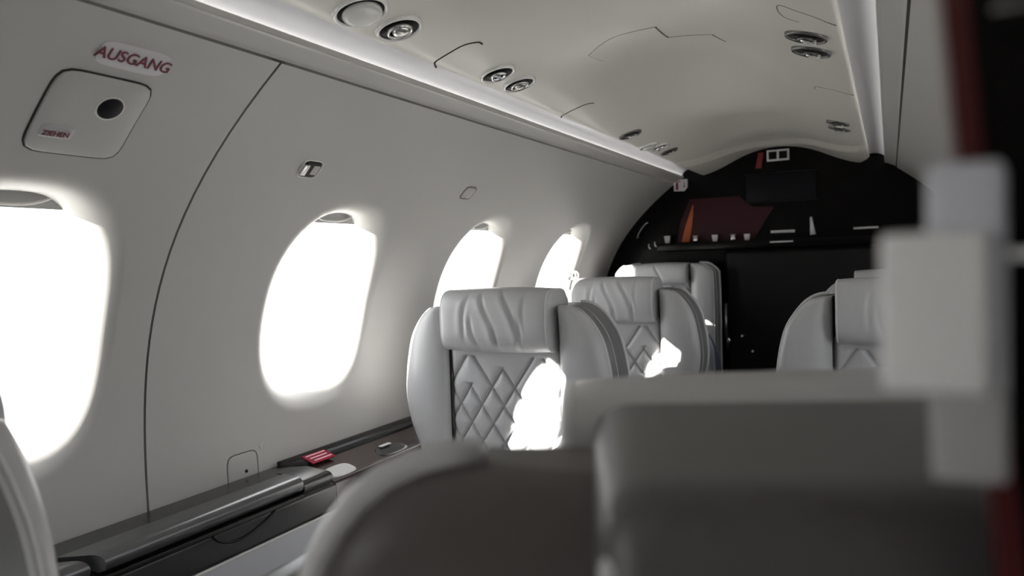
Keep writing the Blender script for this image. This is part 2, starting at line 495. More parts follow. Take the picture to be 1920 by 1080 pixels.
# ceiling fixtures
def cmat(x, t):
    s = (cz(x + 0.012, t) - cz(x - 0.012, t)) / 0.024
    n = Vector((s, 0, -1)).normalized()
    y = Vector((0, 1, 0)); xx = y.cross(n)
    p = Vector((x, t, cz(x, t)))
    return Matrix(((xx.x, y.x, n.x, p.x), (xx.y, y.y, n.y, p.y), (xx.z, y.z, n.z, p.z), (0, 0, 0, 1)))
def ring_prof(R, wdt, h):
    return [(R - wdt, -0.004), (R - wdt, h * 0.6), (R - wdt * 0.6, h), (R - wdt * 0.25, h * 0.85), (R, 0.0), (R, -0.004)]
def lathe_closed(mb, prof, M, n=40):
    V, Fc = grid(len(prof), n, lambda i, q: tuple(M @ Vector((prof[i][0] * math.cos(2 * PI * q / n), prof[i][0] * math.sin(2 * PI * q / n), prof[i][1]))), closeu=True, closev=True)
    mb.put(V, Fc)
def fixture(kind, x, t, R, label, group, tilt=(0, 0), dark=False):
    o = thing('reading_light' if kind in ('disc', 'spot') else 'air_vent', label, 'light' if kind in ('disc', 'spot') else 'vent', (0, 0, 0), 0, group)
    M = cmat(x, t)
    o.matrix_world = M
    I = Matrix.Identity(4)
    mb = MB(); lathe_closed(mb, ring_prof(R, R * 0.17, 0.0042), I)
    mb.obj('bezel', DMETAL if dark else BEZELM, o)
    mb = MB(); mb.lathe([(R * 0.84, 0.0012), (R * 0.70, 0.0007), (0.0, 0.0007)], I, 32); mb.obj('socket', BLACK, o)
    T = Matrix.Rotation(tilt[0], 4, 'X') @ Matrix.Rotation(tilt[1], 4, 'Y')
    if kind == 'disc':
        mb = MB(); mb.lathe([(0.0, 0.0095), (R * 0.5, 0.009), (R * 0.66, 0.0075), (R * 0.70, 0.005), (R * 0.69, 0.001)], Matrix.Translation((0, 0.0028, 0)) @ T, 40); mb.obj('lens', BEZEL, o)
    elif kind == 'spot':
        mb = MB(); lathe_closed(mb, [(R * 0.28, 0), (R * 0.28, 0.007), (R * 0.36, 0.010), (R * 0.44, 0.006), (R * 0.44, 0)], T, 28); mb.obj('lamp_ring', CHROME, o)
        mb = MB(); mb.lathe([(0, 0.0065), (R * 0.16, 0.0055), (R * 0.27, 0.003)], T, 24); mb.obj('lens', BLACK, o)
        mb = MB(); mb.lathe([(0, 0.0105), (R * 0.10, 0.009), (R * 0.13, 0.006), (R * 0.13, 0.004)], T, 16); mb.obj('lamp_bulb', WHITE, o)
    else:
        if dark: T = T @ Matrix.Diagonal((0.72, 0.72, 1, 1))
        mb = MB(); lathe_closed(mb, [(R * 0.44, 0.0), (R * 0.44, 0.006), (R * 0.49, 0.0085), (R * 0.54, 0.006), (R * 0.56, 0)], T, 32); mb.obj('nozzle_ring', DMETAL if dark else SATIN, o)
        mb = MB(); mb.lathe([(0, 0.009), (R * 0.26, 0.008), (R * 0.36, 0.005), (R * 0.38, 0.001)], T @ Matrix.Translation((0, 0.003, 0)), 28); mb.obj('nozzle', SATIN, o)
        if dark:
            mb = MB(); mb.box((-R * 0.5, -0.003, 0.004), (R * 0.05, 0.004, 0.012), bev=0.001); mb.obj('vent_tab', BEZEL, o)
    return o
G1 = 'ceiling fixtures along the left cove'; G2 = 'ceiling fixtures along the right cove'
fixture('disc', -0.262, 0.835, 0.040, 'large pale round ceiling light nearest the left top edge', G1, (0.10, 0))
fixture('vent', -0.262, 0.925, 0.036, 'round ceiling air vent just behind the large pale ceiling light', G1)
fixture('spot', -0.263, 1.238, 0.034, 'ceiling reading spot with bright glint between the two left curved panel lines', G1)
fixture('vent', -0.264, 1.330, 0.0335, 'round ceiling air vent just behind the glinting reading spot', G1)
fixture('vent', -0.266, 2.040, 0.033, 'single slim ceiling vent after the second left curved panel line', G1, dark=True)
fixture('disc', -0.280, 2.265, 0.030, 'flat ring ceiling light leading the farthest left trio', G1)
fixture('spot', -0.262, 2.330, 0.029, 'middle ceiling spot of the farthest left trio', G1)
fixture('vent', -0.264, 2.445, 0.030, 'last ceiling vent of the farthest left trio', G1, dark=True)
fixture('vent', 0.264, 1.310, 0.0345, 'nearer ceiling vent of the close pair by the right cove', G2, dark=True)
fixture('vent', 0.263, 1.411, 0.0345, 'farther ceiling vent of the close pair by the right cove', G2, dark=True)
fixture('vent', 0.259, 2.230, 0.031, 'nearer ceiling vent of the far pair by the right cove', G2, dark=True)
fixture('vent', 0.257, 2.338, 0.031, 'farther ceiling vent of the far pair by the right cove', G2, dark=True)

# ------------------------------------------------------------------ floor, ends, ground
mb = MB(); mb.box((-0.70, Y0, -0.08), (0.70, Y1 + 0.05, -0.02)); struct(mb.obj('floor', CARPET, smooth=False), 'dark carpeted cabin floor')
def capwall(name, y, th, m, label, front):
    mb = MB(); P = []
    zs = np.linspace(-0.05, 1.30, 20)
    R_ = [(wx(max(z, 0.42)) + 0.03, z) for z in zs] + [(0.40, 1.345), (0.3, 1.40), (0.15, 1.47), (0, 1.49)]
    L_ = [(-x, z) for x, z in R_[:-1]][::-1]
    mb.prism([(x, y, z) for x, z in R_ + L_], (0, th, 0))
    return struct(mb.obj(name, m, smooth=False), label)
wall_back = capwall('wall_back', Y1, 0.04, GLOSS, 'black lacquered bulkhead closing the cabin under the arched ceiling', True)
wall_front = capwall('wall_front', Y0 - 0.04, 0.05, CAB, 'dark front bulkhead behind the viewer', False)
mb = MB()
V, Fc = grid(2, 2, lambda i, j: ((-120, 120)[i], (-120, 120)[j], -1.4)); mb.put(V, Fc)
struct(mb.obj('ground', APRON, smooth=False), 'pale concrete apron outside the windows')

# ------------------------------------------------------------------ left side ledge
def sweep(prof, y0, y1, ny=2, yfun=None):
    """closed section swept along Y with end caps"""
    n = len(prof)
    V = []; Fc = []
    for i in range(ny):
        y = y0 + (y1 - y0) * i / (ny - 1)
        for (x, z) in prof: V.append((x, y if yfun is None else yfun(x, y, i), z))
    for i in range(ny - 1):
        for q in range(n):
            Fc.append((i * n + q, i * n + (q + 1) % n, (i + 1) * n + (q + 1) % n, (i + 1) * n + q))
    Fc.append(tuple(range(n))); Fc.append(tuple((ny - 1) * n + q for q in range(n)))
    return V, Fc
def arcp(cx, cz_, r, a0, a1, n=6):
    return [(cx + r * math.cos(math.radians(a0 + (a1 - a0) * i / n)), cz_ + r * math.sin(math.radians(a0 + (a1 - a0) * i / n))) for i in range(n + 1)]
DIV = 1.165
def slant(x, y, i):
    return y if i == 0 else DIV - 0.0025 + (-0.055 * ((-0.62 - x) / 0.125) if x < -0.62 else 0)
t_ = thing('side_ledge', 'dark side ledge with rolled table lid and finger notch below the first two windows', 'ledge', (0, 0, 0))
prof = [(-0.728, 0.44), (-0.742, 0.600), (-0.700, 0.603), (-0.672, 0.602)] + [(-0.668, 0.585), (-0.628, 0.570)] + arcp(-0.630, 0.560, 0.010, 70, 0, 4) + [(-0.620, 0.518), (-0.63, 0.515), (-0.66, 0.42)]
V, Fc = sweep(prof, -0.5, DIV, 2, slant); mb = MB(); mb.put(V, Fc); autosmooth(mb.obj('ledge_body', LEDGE, t_), 40)
# lid with rolled front edge and a rounded end
LE = 1.075
lid = [(-0.676, 0.603), (-0.674, 0.6055), (-0.655, 0.6045)] + arcp(-0.640, 0.588, 0.0160, 88, -35, 9) + [(-0.632, 0.577), (-0.650, 0.588), (-0.672, 0.592)]
V, Fc = sweep(lid, 0.655, LE, 2, lambda x, y, i: y + (0.0 if i else 0.045 * ((-0.62 - x) / 0.055) * -1 + 0.02))
mb = MB(); mb.put(V, Fc); autosmooth(mb.obj('table_lid', mat('dark_pewter_lid', (0.15, 0.15, 0.153), 0.28, metal=0.7), t_), 40)
lid2 = [(x + (0.0), z) for x, z in lid]
V, Fc = sweep(lid2, -0.5, 0.632, 2, lambda x, y, i: y + (0.045 * ((-0.62 - x) / 0.055) * -1 + 0.02 if i else 0))
mb = MB(); mb.put(V, Fc); autosmooth(mb.obj('table_lid', bpy.data.materials['dark_pewter_lid'], t_), 40)
# end ramp joining lid and divider
V, Fc = sweep([(-0.700, 0.603), (-0.672, 0.604), (-0.650, 0.598)] + arcp(-0.640, 0.580, 0.0155, 80, -20, 6) + [(-0.64, 0.56), (-0.70, 0.58)], LE + 0.003, DIV - 0.003, 3, lambda x, y, i: y if i < 2 else y - 0.035 * ((-0.62 - x) / 0.08))
mb = MB(); mb.put(V, Fc); autosmooth(mb.obj('end_ramp', LEDGE, t_), 40)
# finger notch: curved dark groove on the vertical face under the lid
mb = MB(); P = []
for i in range(25):
    u = i / 24; y = 0.855 + 0.14 * u
    P.append((-0.6192, y, 0.566 - 0.024 * math.sin(PI * (u ** 0.75)) ** 0.9 if 0 < u < 1 else 0.566))
mb.tube(P, 0.0022, n=6); mb.obj('finger_notch', BLACK, t_)
mb = MB(); mb.box((-0.636, -0.5, 0.5655), (-0.6182, LE - 0.005, 0.5735), bev=0.002); mb.obj('shadow_gap', BLACK, t_)
# far section, brown gloss
t2 = thing('side_ledge', 'brown gloss side ledge with oval cup cover beside the front quilted seat', 'ledge', (0, 0, 0))
prof = [(-0.728, 0.44), (-0.742, 0.600), (-0.720, 0.599), (-0.700, 0.593)] + [(-0.640, 0.5735)] + arcp(-0.633, 0.5620, 0.0115, 85, 0, 5) + [(-0.6205, 0.518), (-0.63, 0.515), (-0.66, 0.42)]
V, Fc = sweep(prof, DIV + 0.0005, 2.95, 2, lambda x, y, i: y if i else y + (-0.055 * ((-0.62 - x) / 0.125) if x < -0.62 else 0))
mb = MB(); mb.put(V, Fc); autosmooth(mb.obj('ledge_body', LEDGEB, t2), 40)
ob = mat('black_ledge_back', (0.02, 0.02, 0.021), 0.4)
mb = MB(); V, Fc = sweep([(-0.744, 0.590), (-0.744, 0.608), (-0.712, 0.6045), (-0.700, 0.590)], 1.13, 2.95); mb.put(V, Fc); mb.obj('back_rail', ob, t2)
def oval(mb, cx, cy, czz, hx, hy, h, n=36, e=3.0, tilt=0.30):
    rings = [(1.0, -0.002), (1.0, h * 0.5), (0.93, h), (0.72, h * 0.8), (0.0, h * 0.8)]
    V = []; Fc = []
    for s, z in rings:
        for q in range(n):
            lx, ly = selp(2 * PI * q / n, hx, hy, e)
            V.append((cx + lx * s, cy + ly * s, czz - tilt * lx * s + z))
    for i in range(len(rings) - 1):
        for q in range(n): Fc.append((i * n + q, i * n + (q + 1) % n, (i + 1) * n + (q + 1) % n, (i + 1) * n + q))
    mb.put(V, Fc)
mb = MB(); oval(mb, -0.650, 1.212, 0.5772, 0.020, 0.040, 0.0028); mb.obj('cup_cover', mat('pale_grey_cover', (0.52, 0.51, 0.50), 0.35), t2)
mb = MB(); oval(mb, -0.655, 1.40, 0.5785, 0.022, 0.050, 0.0022); mb.obj('switch_plate', LEDGE, t2)
mb = MB(); mb.box((-0.674, 1.375, 0.5865), (-0.664, 1.412, 0.5895), bev=0.001); mb.obj('switch', BEZEL, t2)
# red placard with three lines of tiny white print
pt = thing('placard', 'small red placard with tiny white lines on dark ledge', 'sign', (0, 0, 0))
def lquad(mb, t0, t1, v0, v1, lift):
    # on the slope between wall and ledge: v from 0 (wall) to 1
    def P(t, v): return (-0.726 + 0.036 * v + lift * 0.6, t, 0.6045 - 0.0035 * v + lift)
    mb.put([P(t0, v1), P(t1, v1), P(t1, v0), P(t0, v0)], [(0, 1, 2, 3)])
mb = MB(); mb.prism([(-0.722, 1.175, 0.6070), (-0.722, 1.245, 0.6070), (-0.690, 1.245, 0.5960), (-0.690, 1.175, 0.5960)], (0.001, 0, 0.0022)); mb.obj('placard_plate', RED, pt, smooth=False)
for k in range(3):
    v = 0.2 + 0.3 * k
    x = -0.722 + 0.032 * v; z = 0.6070 - 0.0110 * v
    mb = MB(); mb.prism([(x - 0.0013, 1.182 + 0.003 * k, z + 0.0033), (x - 0.0013, 1.240 - 0.004 * (k % 2), z + 0.0033), (x + 0.0013, 1.240 - 0.004 * (k % 2), z + 0.0018), (x + 0.0013, 1.182 + 0.003 * k, z + 0.0018)], (0.0002, 0, 0.0005)); mb.obj('print_line', mat('pink_white_print', (0.75, 0.45, 0.5), 0.5) if k == 0 else bpy.data.materials['pink_white_print'], pt, smooth=False)
# light panels under the ledge
t3 = wallobj[-1]
def lowpan(y0, y1, pr):
    prof = [(-0.6225, 0.5165), (-0.6165, 0.5165), (-0.6145, 0.513), (-0.6165, 0.508), (-0.6175, 0.30), (-0.635, 0.05), (-0.655, 0.05), (-0.64, 0.5)]
    V, Fc = sweep(prof, y0, y1); mb = MB(); mb.put(V, Fc); autosmooth(mb.obj('lower_side_panel', SIDE, pr), 40)
lowpan(-0.5, DIV + 0.005, t3); lowpan(DIV + 0.009, 2.95, t3)
mb = MB(); mb.tube([(-0.6145, -0.5, 0.5165), (-0.6145, 2.95, 0.5165)], 0.0022, n=8); mb.obj('edge_bead', BEZEL, t3)

# ------------------------------------------------------------------ wall details (left)
def wquad_panel(mb, t0, t1, z0, z1, rad, lift, nt=16, nz=16, shear=0.0, inset=0.0):
    """rounded rectangle lying on the wall, slightly proud, with a soft edge"""
    tc, zc = (t0 + t1) / 2, (z0 + z1) / 2; ht, hz = (t1 - t0) / 2, (z1 - z0) / 2
    n = 48; rings = [(1.0, -0.001), (1.0, lift * 0.55), (0.965, lift), (0.6, lift), (0.25, lift), (0.0, lift)]
    e = 2 + 2.0 * (min(ht, hz) / rad)
    V = []; Fc = []
    for s, l in rings:
        for q in range(n):
            a = 2 * PI * q / n
            lt, lz = selp(math.atan2(math.sin(a) * hz, math.cos(a) * ht), ht, hz, e)
            V.append(wpt(-1, tc + lt * s + shear * lz * s, zc + lz * s, -l))
    for i in range(len(rings) - 1):
        for q in range(n): Fc.append((i * n + q, i * n + (q + 1) % n, (i + 1) * n + (q + 1) % n, (i + 1) * n + q))
    mb.put(V, Fc)
def wring(mb, t0, t1, z0, z1, rad, r, lift=0.0, arc=(0, 1), shear=0.0):
    tc, zc = (t0 + t1) / 2, (z0 + z1) / 2; ht, hz = (t1 - t0) / 2, (z1 - z0) / 2
    e = 2 + 2.0 * (min(ht, hz) / rad); n = 56; P = []
    full = arc == (0, 1)
    for q in range(n if full else n + 1):
        a = 2 * PI * (arc[0] + (arc[1] - arc[0]) * q / n)
        lt, lz = selp(math.atan2(math.sin(a) * hz, math.cos(a) * ht), ht, hz, e)
        P.append(wpt(-1, tc + lt + shear * lz, zc + lz, -lift))
    mb.tube(P, r, n=6, closed=full)
def text_on_wall(name, body, t, z, size, m, parent, lift=0.003, shear=0.0, sx=1.0):
    cu = bpy.data.curves.new(name, 'FONT'); cu.body = body; cu.size = size; cu.align_x = 'CENTER'; cu.align_y = 'CENTER'
    cu.extrude = 0.0003; cu.shear = shear; cu.offset = size * 0.012
    tmp = bpy.data.objects.new('tmp_text', cu); COL.objects.link(tmp)
    bpy.context.view_layer.update()
    me = bpy.data.meshes.new_from_object(tmp.evaluated_get(bpy.context.evaluated_depsgraph_get()))
    bpy.data.objects.remove(tmp); bpy.data.curves.remove(cu)
    M = wframe(-1, t, z) @ Matrix.Translation((0, 0, lift)) @ Matrix.Diagonal((sx, 1, 1, 1))
    me.transform(M); me.materials.clear(); me.materials.append(m)
    o = bpy.data.objects.new(name, me); COL.objects.link(o); o.parent = parent
    return o
ex = thing('exit_sign', 'pale plate reading AUSGANG in dark red above the handle cover', 'sign')
mb = MB(); wquad_panel(mb, 0.5785, 0.6725, 1.2555, 1.2785, 0.0085, 0.0022); mb.obj('sign_plate', LABEL, ex)
text_on_wall('lettering', 'AUSGANG', 0.626, 1.2670, 0.0232, REDTXT, ex, 0.0030, 0.0, 0.92)
hc = thing('handle_cover', 'square recessed exit handle cover with black knob and ZIEHEN label', 'cover')
mb = MB(); wquad_panel(mb, 0.549, 0.676, 1.1595, 1.2455, 0.017, 0.0035); mb.obj('cover_plate', WALL, hc)
mb = MB(); wring(mb, 0.5485, 0.6765, 1.159, 1.246, 0.017, 0.0016, 0.0002); mb.obj('cover_gap', SEAL, hc)
Mk = wframe(-1, 0.6305, 1.2165)
mb = MB(); mb.lathe([(0.0165, 0.0035), (0.0168, 0.0045), (0.0155, 0.0055), (0, 0.0055)], Mk, 32); mb.obj('knob', MATTE, hc)
mb = MB(); lathe_closed(mb, [(0.0165, 0.002), (0.0165, 0.0048), (0.0185, 0.0045), (0.019, 0.002)], Mk, 32); mb.obj('knob_rim', BEZEL, hc)
mb = MB(); wquad_panel(mb, 0.5595, 0.6035, 1.1765, 1.1905, 0.003, 0.0043); pl_ = mb.obj('label_plate', mat('grey_label', (0.50, 0.49, 0.50), 0.5), hc)
text_on_wall('lettering', 'ZIEHEN', 0.581, 1.1815, 0.0105, REDTXT, hc, 0.0052, 0.0, 0.95)
# coat hook, open
hk = thing('coat_hook', 'open chrome coat hook recessed in wall above the second window', 'hook')
mb = MB(); wring(mb, 1.020, 1.068, 1.1665, 1.194, 0.010, 0.0018, 0.0005); mb.obj('hook_rim', BEZEL, hk)
mb = MB(); wquad_panel(mb, 1.0215, 1.0665, 1.168, 1.1925, 0.010, 0.0010); mb.obj('hook_pocket', BLACK, hk)
Mh = wframe(-1, 1.028, 1.1795)
mb = MB(); mb.box((-0.0075, -0.0115, 0.001), (0.006, 0.0115, 0.006), bev=0.0015); mb.v = [tuple(Mh @ Vector(v)) for v in mb.v]; mb.obj('hook_flap', SATIN, hk)
Mh = wframe(-1, 1.052, 1.1795)
mb = MB(); mb.box((-0.004, -0.010, 0.0005), (0.012, 0.010, 0.0022), bev=0.001); mb.v = [tuple(Mh @ Vector(v)) for v in mb.v]; mb.obj('pocket_wall', WALL, hk)
hk2 = thing('coat_hook', 'closed oval coat hook flush in wall above the third window', 'hook')
mb = MB(); wring(mb, 1.590, 1.640, 1.163, 1.190, 0.011, 0.0015, 0.0003); mb.obj('hook_rim', GROOVE, hk2)
mb = MB(); wquad_panel(mb, 1.591, 1.639, 1.164, 1.189, 0.011, 0.0015); mb.obj('hook_flap', WALL, hk2)
mb = MB(); mb.tube([wpt(-1, 1.600 + 0.018 * u, 1.166 , -0.002) for u in (0, .5, 1)], 0.0015, n=6); mb.obj('hook_tip', CHROME, hk2)
# access flap by the ledge
af = thing('access_flap', 'small rounded access flap low on wall beside the ledge', 'flap')
mb = MB(); wring(mb, 1.003, 1.079, 0.565, 0.648, 0.020, 0.0011, 0.0002); mb.obj('flap_joint', GROOVE, af)
mb = MB(); wquad_panel(mb, 1.004, 1.078, 0.566, 0.647, 0.020, 0.0008); mb.obj('flap_plate', WALL, af)
Mh = wframe(-1, 1.048, 0.611)
mb = MB(); mb.lathe([(0.0035, 0.0), (0.003, 0.003), (0, 0.0035)], Mh, 12); mb.obj('flap_screw', BLACK, af)
sk = thing('socket_symbol', 'tiny pale socket mark on wall above the access flap', 'mark')
mb = MB(); wring(mb, 1.087, 1.097, 0.646, 0.6535, 0.003, 0.0007, 0.0004); mb.obj('symbol_outline', WHITE, sk)

# ------------------------------------------------------------------ bulkhead fittings
YB = Y1
def pbox(name, x0, x1, z0, z1, d, m, parent=None, bev=0.002, y=None):
    y = YB if y is None else y
    mb = MB(); mb.box((x0, y - d, z0), (x1, y + 0.001, z1), bev=bev); return mb.obj(name, m, parent)
# shelf and cabinet under it
galley = t = thing('galley_cabinet', 'dark cabinet across the bulkhead with shelf top and charcoal front', 'cabinet')
pbox('worktop', -0.46, 0.60, 1.025, 1.058, 0.10, GLOSS, t, 0.004)
pbox('cabinet_front', -0.20, 0.60, 0.0, 1.0245, 0.075, CAB, t, 0.02)
# screen
t = thing('display_screen', 'matte black wide screen under the arch top', 'screen')
pbox('screen_panel', -0.122, 0.136, 1.206, 1.314, 0.012, MATTE, t, 0.003)
for (x0, x1, z0, z1) in ((-0.126, 0.14, 1.314, 1.318), (-0.126, 0.14, 1.202, 1.206)):
    mb = MB(); mb.box((x0, YB - 0.010, z0), (x1, YB, z1)); mb.obj('screen_edge', BLACK, t, smooth=False)
# cabin reflection in the lacquer, built as a maroon panel with orange strap
t = thing('maroon_reflection_panel', 'dark maroon panel standing for a reflection above the shelf', 'panel')
mb = MB(); mb.prism([(-0.40, YB, 1.060), (-0.095, YB, 1.060), (-0.020, YB, 1.185), (-0.10, YB, 1.19), (-0.15, YB, 1.235), (-0.345, YB, 1.235), (-0.385, YB, 1.14)], (0, -0.006, 0)); mb.obj('reflected_panel', MAROON, t, smooth=False)
t = thing('orange_streak', 'orange red leaf shaped strap standing for a reflection before the maroon panel', 'streak')  # orange part of the same reflection, built as a leaf shape
mb = MB(); P = []
nl = [(0.0, 0.022), (0.25, 0.021), (0.5, 0.017), (0.75, 0.010), (1.0, 0.002)]
V = []; Fc = []
for u, hw in nl:
    x = -0.365 + 0.035 * u; z = 1.061 + 0.150 * u
    V += [(x - hw * 0.7, YB - 0.010, z), (x, YB - 0.016, z), (x + hw * 0.7, YB - 0.010, z)]
for i in range(4): Fc += [(i * 3, i * 3 + 1, i * 3 + 4, i * 3 + 3), (i * 3 + 1, i * 3 + 2, i * 3 + 5, i * 3 + 4)]
for k in range(len(V)):
    pass
n0 = len(V); V2 = [(x, y + 0.004, z) for x, y, z in V]
Fb = [tuple(i + n0 for i in f[::-1]) for f in Fc]
mb.put(V + V2, Fc + Fb); mb.obj('streak', ORANGE, t)
# five reflected glints, built as little cups on the shelf
names = ['leftmost', 'second', 'middle', 'fourth', 'rightmost']
for k, (x, h) in enumerate([(-0.430, 0.030), (-0.315, 0.026), (-0.238, 0.026), (-0.168, 0.024), (-0.115, 0.024)]):
    t = thing('cup_glint', '%s of the five small pale cup shapes standing for glints on the bulkhead shelf' % names[k], 'cup', (x, YB - 0.045, 1.058), 0, 'cup-shaped glints on the bulkhead shelf')
    mb = MB(); mb.lathe([(0.008, 0.0), (0.009, 0.002), (0.0125, h), (0.0115, h), (0.008, 0.004), (0.0, 0.004)], None, 20); mb.obj('glint_bowl', CHROME if k % 2 else WHITE, t)
    mb = MB(); mb.tube([(0.0115 * math.cos(a) , 0.0115 * math.sin(a), h) for a in np.linspace(0, 2 * PI, 20, endpoint=False)], 0.0012, n=6, closed=True); mb.obj('glint_rim', SATIN, t)
# bright bars
def bar(label, p0, p1, r, m, cat='handle', name='bar_handle'):
    t = thing(name, label, cat)
    v0 = Vector(p0); v1 = Vector(p1)
    mb = MB(); mb.tube([v0, v0.lerp(v1, .5), v1], r, n=10); mb.obj('grip', m, t)
    for u in (0.12, 0.88):
        mb = MB(); p = v0.lerp(v1, u); mb.tube([p, p + Vector((0, (YB - p.y) + 0.002, 0))], r[0] * 0.6 if isinstance(r, list) else r * 0.6, n=8)
        mb.obj('standoff', BLACK, t)
    return t
bar('thick white horizontal bar right of the maroon panel', (-0.030, YB - 0.018, 1.087), (0.058, YB - 0.018, 1.087), 0.0055, WHITE)
bar('thin white horizontal bar below the thick one on worktop front', (-0.022, YB - 0.104, 1.047), (0.060, YB - 0.104, 1.047), 0.0028, WHITE)
bar('tapered white upright bar right of the two horizontal bars', (0.116, YB - 0.018, 1.137), (0.122, YB - 0.018, 1.070), [0.004, 0.007, 0.011], WHITE)
bar('white horizontal bar at far right of the bulkhead', (0.262, YB - 0.018, 1.087), (0.345, YB - 0.018, 1.087), 0.004, WHITE)
# sign of two squares
t = thing('seat_belt_sign', 'white framed sign of two black squares under the arch crown', 'sign')
pbox('sign_frame', -0.041, 0.041, 1.361, 1.404, 0.006, WHITE, t, 0.001)
pbox('sign_square', -0.034, -0.004, 1.368, 1.397, 0.0075, MATTE, t, 0.0008)
pbox('sign_square', 0.004, 0.034, 1.368, 1.397, 0.0075, MATTE, t, 0.0008)
t = thing('red_tag', 'dark red tag hanging left of the two square sign', 'tag')
mb = MB(); mb.prism([(-0.084, YB - 0.004, 1.338), (-0.062, YB - 0.004, 1.338), (-0.052, YB - 0.004, 1.398), (-0.072, YB - 0.004, 1.398)], (0, -0.003, 0)); mb.obj('tag_plate', mat('deep_red', (0.22, 0.015, 0.02), 0.5), t, smooth=False)
# fire extinguisher placard
t = thing('extinguisher_sign', 'white sign with red extinguisher and arrow at left of the bulkhead', 'sign')
mb = MB(); mb.prism([(-0.408, YB - 0.002, 1.272), (-0.408, YB - 0.002, 1.318), (-0.352, YB - 0.002, 1.318), (-0.352, YB - 0.002, 1.285), (-0.365, YB - 0.002, 1.270)], (0, -0.003, 0)); mb.obj('sign_plate', WHITE, t, smooth=False)
mb = MB(); mb.box((-0.399, YB - 0.0065, 1.276), (-0.389, YB - 0.0048, 1.304), bev=0.0015); mb.box((-0.396, YB - 0.0065, 1.304), (-0.392, YB - 0.0048, 1.311)); mb.box((-0.394, YB - 0.0065, 1.3085), (-0.378, YB - 0.0048, 1.3115)); mb.obj('extinguisher_symbol', RED, t, smooth=False)
mb = MB(); mb.box((-0.3655, YB - 0.0065, 1.288), (-0.3635, YB - 0.0048, 1.310)); mb.prism([(-0.3685, YB - 0.0048, 1.292), (-0.3605, YB - 0.0048, 1.292), (-0.3645, YB - 0.0048, 1.282)], (0, -0.0017, 0)); mb.obj('arrow_symbol', DARKRED, t, smooth=False)
# chrome curve and small hinge pieces at the left of the arch
t = thing('grab_rail', 'thin curved chrome rail at the left of the bulkhead arch', 'rail')
mb = MB(); mb.tube([(-0.565, YB - 0.02, 1.085), (-0.556, YB - 0.022, 1.105), (-0.543, YB - 0.022, 1.125), (-0.528, YB - 0.022, 1.142), (-0.518, YB - 0.02, 1.150)], 0.0028, n=8); mb.obj('rail', CHROME, t)
for p in ((-0.563, 1.088), (-0.520, 1.148)):
    mb = MB(); mb.tube([(p[0], YB - 0.02, p[1]), (p[0], YB + 0.002, p[1])], 0.0025, n=8); mb.obj('rail_foot', BLACK, t)
for k, (x, z) in enumerate([(-0.487, 1.048), (-0.462, 1.056)]):
    t = thing('hinge_clip', '%s of two tiny chrome clips at shelf left end' % ('left' if k == 0 else 'right'), 'clip', (0, 0, 0), 0, 'tiny clips at the shelf left end')
    mb = MB(); mb.tube([(x - 0.003, YB - 0.103, z + 0.010), (x - 0.0035, YB - 0.105, z), (x + 0.001, YB - 0.106, z - 0.008), (x + 0.005, YB - 0.105, z - 0.011)], 0.0028, n=8); mb.obj('clip', SATIN, t)
    mb = MB(); mb.box((x - 0.006, YB - 0.1035, z - 0.012), (x + 0.006, YB - 0.099, z + 0.012), bev=0.001); mb.obj('clip_plate', BLACK, t)
# upright chrome handle in the aisle door
t = galley
mb = MB(); mb.tube([(-0.195, YB - 0.088, 0.815), (-0.195, YB - 0.092, 0.73), (-0.190, YB - 0.088, 0.64)], 0.007, n=12); mb.obj('door_handle', mat('dull_satin', (0.30, 0.30, 0.31), 0.35, metal=1), t)
mb = MB(); mb.lathe([(0, 0.012), (0.007, 0.008), (0.009, 0), (0.007, -0.012), (0, -0.014)], Matrix.Translation((-0.183, YB - 0.100, 0.672)), 16); mb.obj('door_knob', CHROME, t)
mb = MB(); mb.box((-0.20, YB - 0.088, 0.63), (-0.186, YB - 0.074, 0.82), bev=0.002); mb.obj('backplate', BLACK, t)
mb = MB(); mb.lathe([(0, 0.006), (0.004, 0.004), (0.005, 0)], Matrix.Translation((-0.098, YB - 0.075, 0.628)) @ Matrix.Rotation(PI / 2, 4, 'X'), 12); mb.obj('door_button', WHITE, t)

# ------------------------------------------------------------------ seats
SPEC = dict(inner=0.140, hx=0.132, hz0=0.806, hz1=0.942,
            outer=[(0.152, 0.906), (0.176, 0.903), (0.200, 0.889), (0.223, 0.863), (0.240, 0.832), (0.251, 0.790), (0.258, 0.745), (0.260, 0.690), (0.248, 0.63), (0.222, 0.57), (0.214, 0.50), (0.212, 0.42), (0.212, 0.34)])
BENCH = dict(inner=0.108, hx=0.099, hz0=0.898, hz1=0.978,
             outer=[(0.120, 0.976), (0.150, 0.974), (0.165, 0.968), (0.190, 0.946), (0.194, 0.93), (0.196, 0.85), (0.196, 0.75), (0.195, 0.65), (0.195, 0.55), (0.195, 0.45), (0.195, 0.34)])
SPECF = dict(SPEC); SPECF['outer'] = [(x + 0.003 - 0.022 * min(1, max(0, (0.885 - z) / 0.10)), z - 0.014) for x, z in SPEC['outer'][:9]] + SPEC['outer'][9:]
SPECF['hz1'] = 0.937; SPECF['hz0'] = 0.850
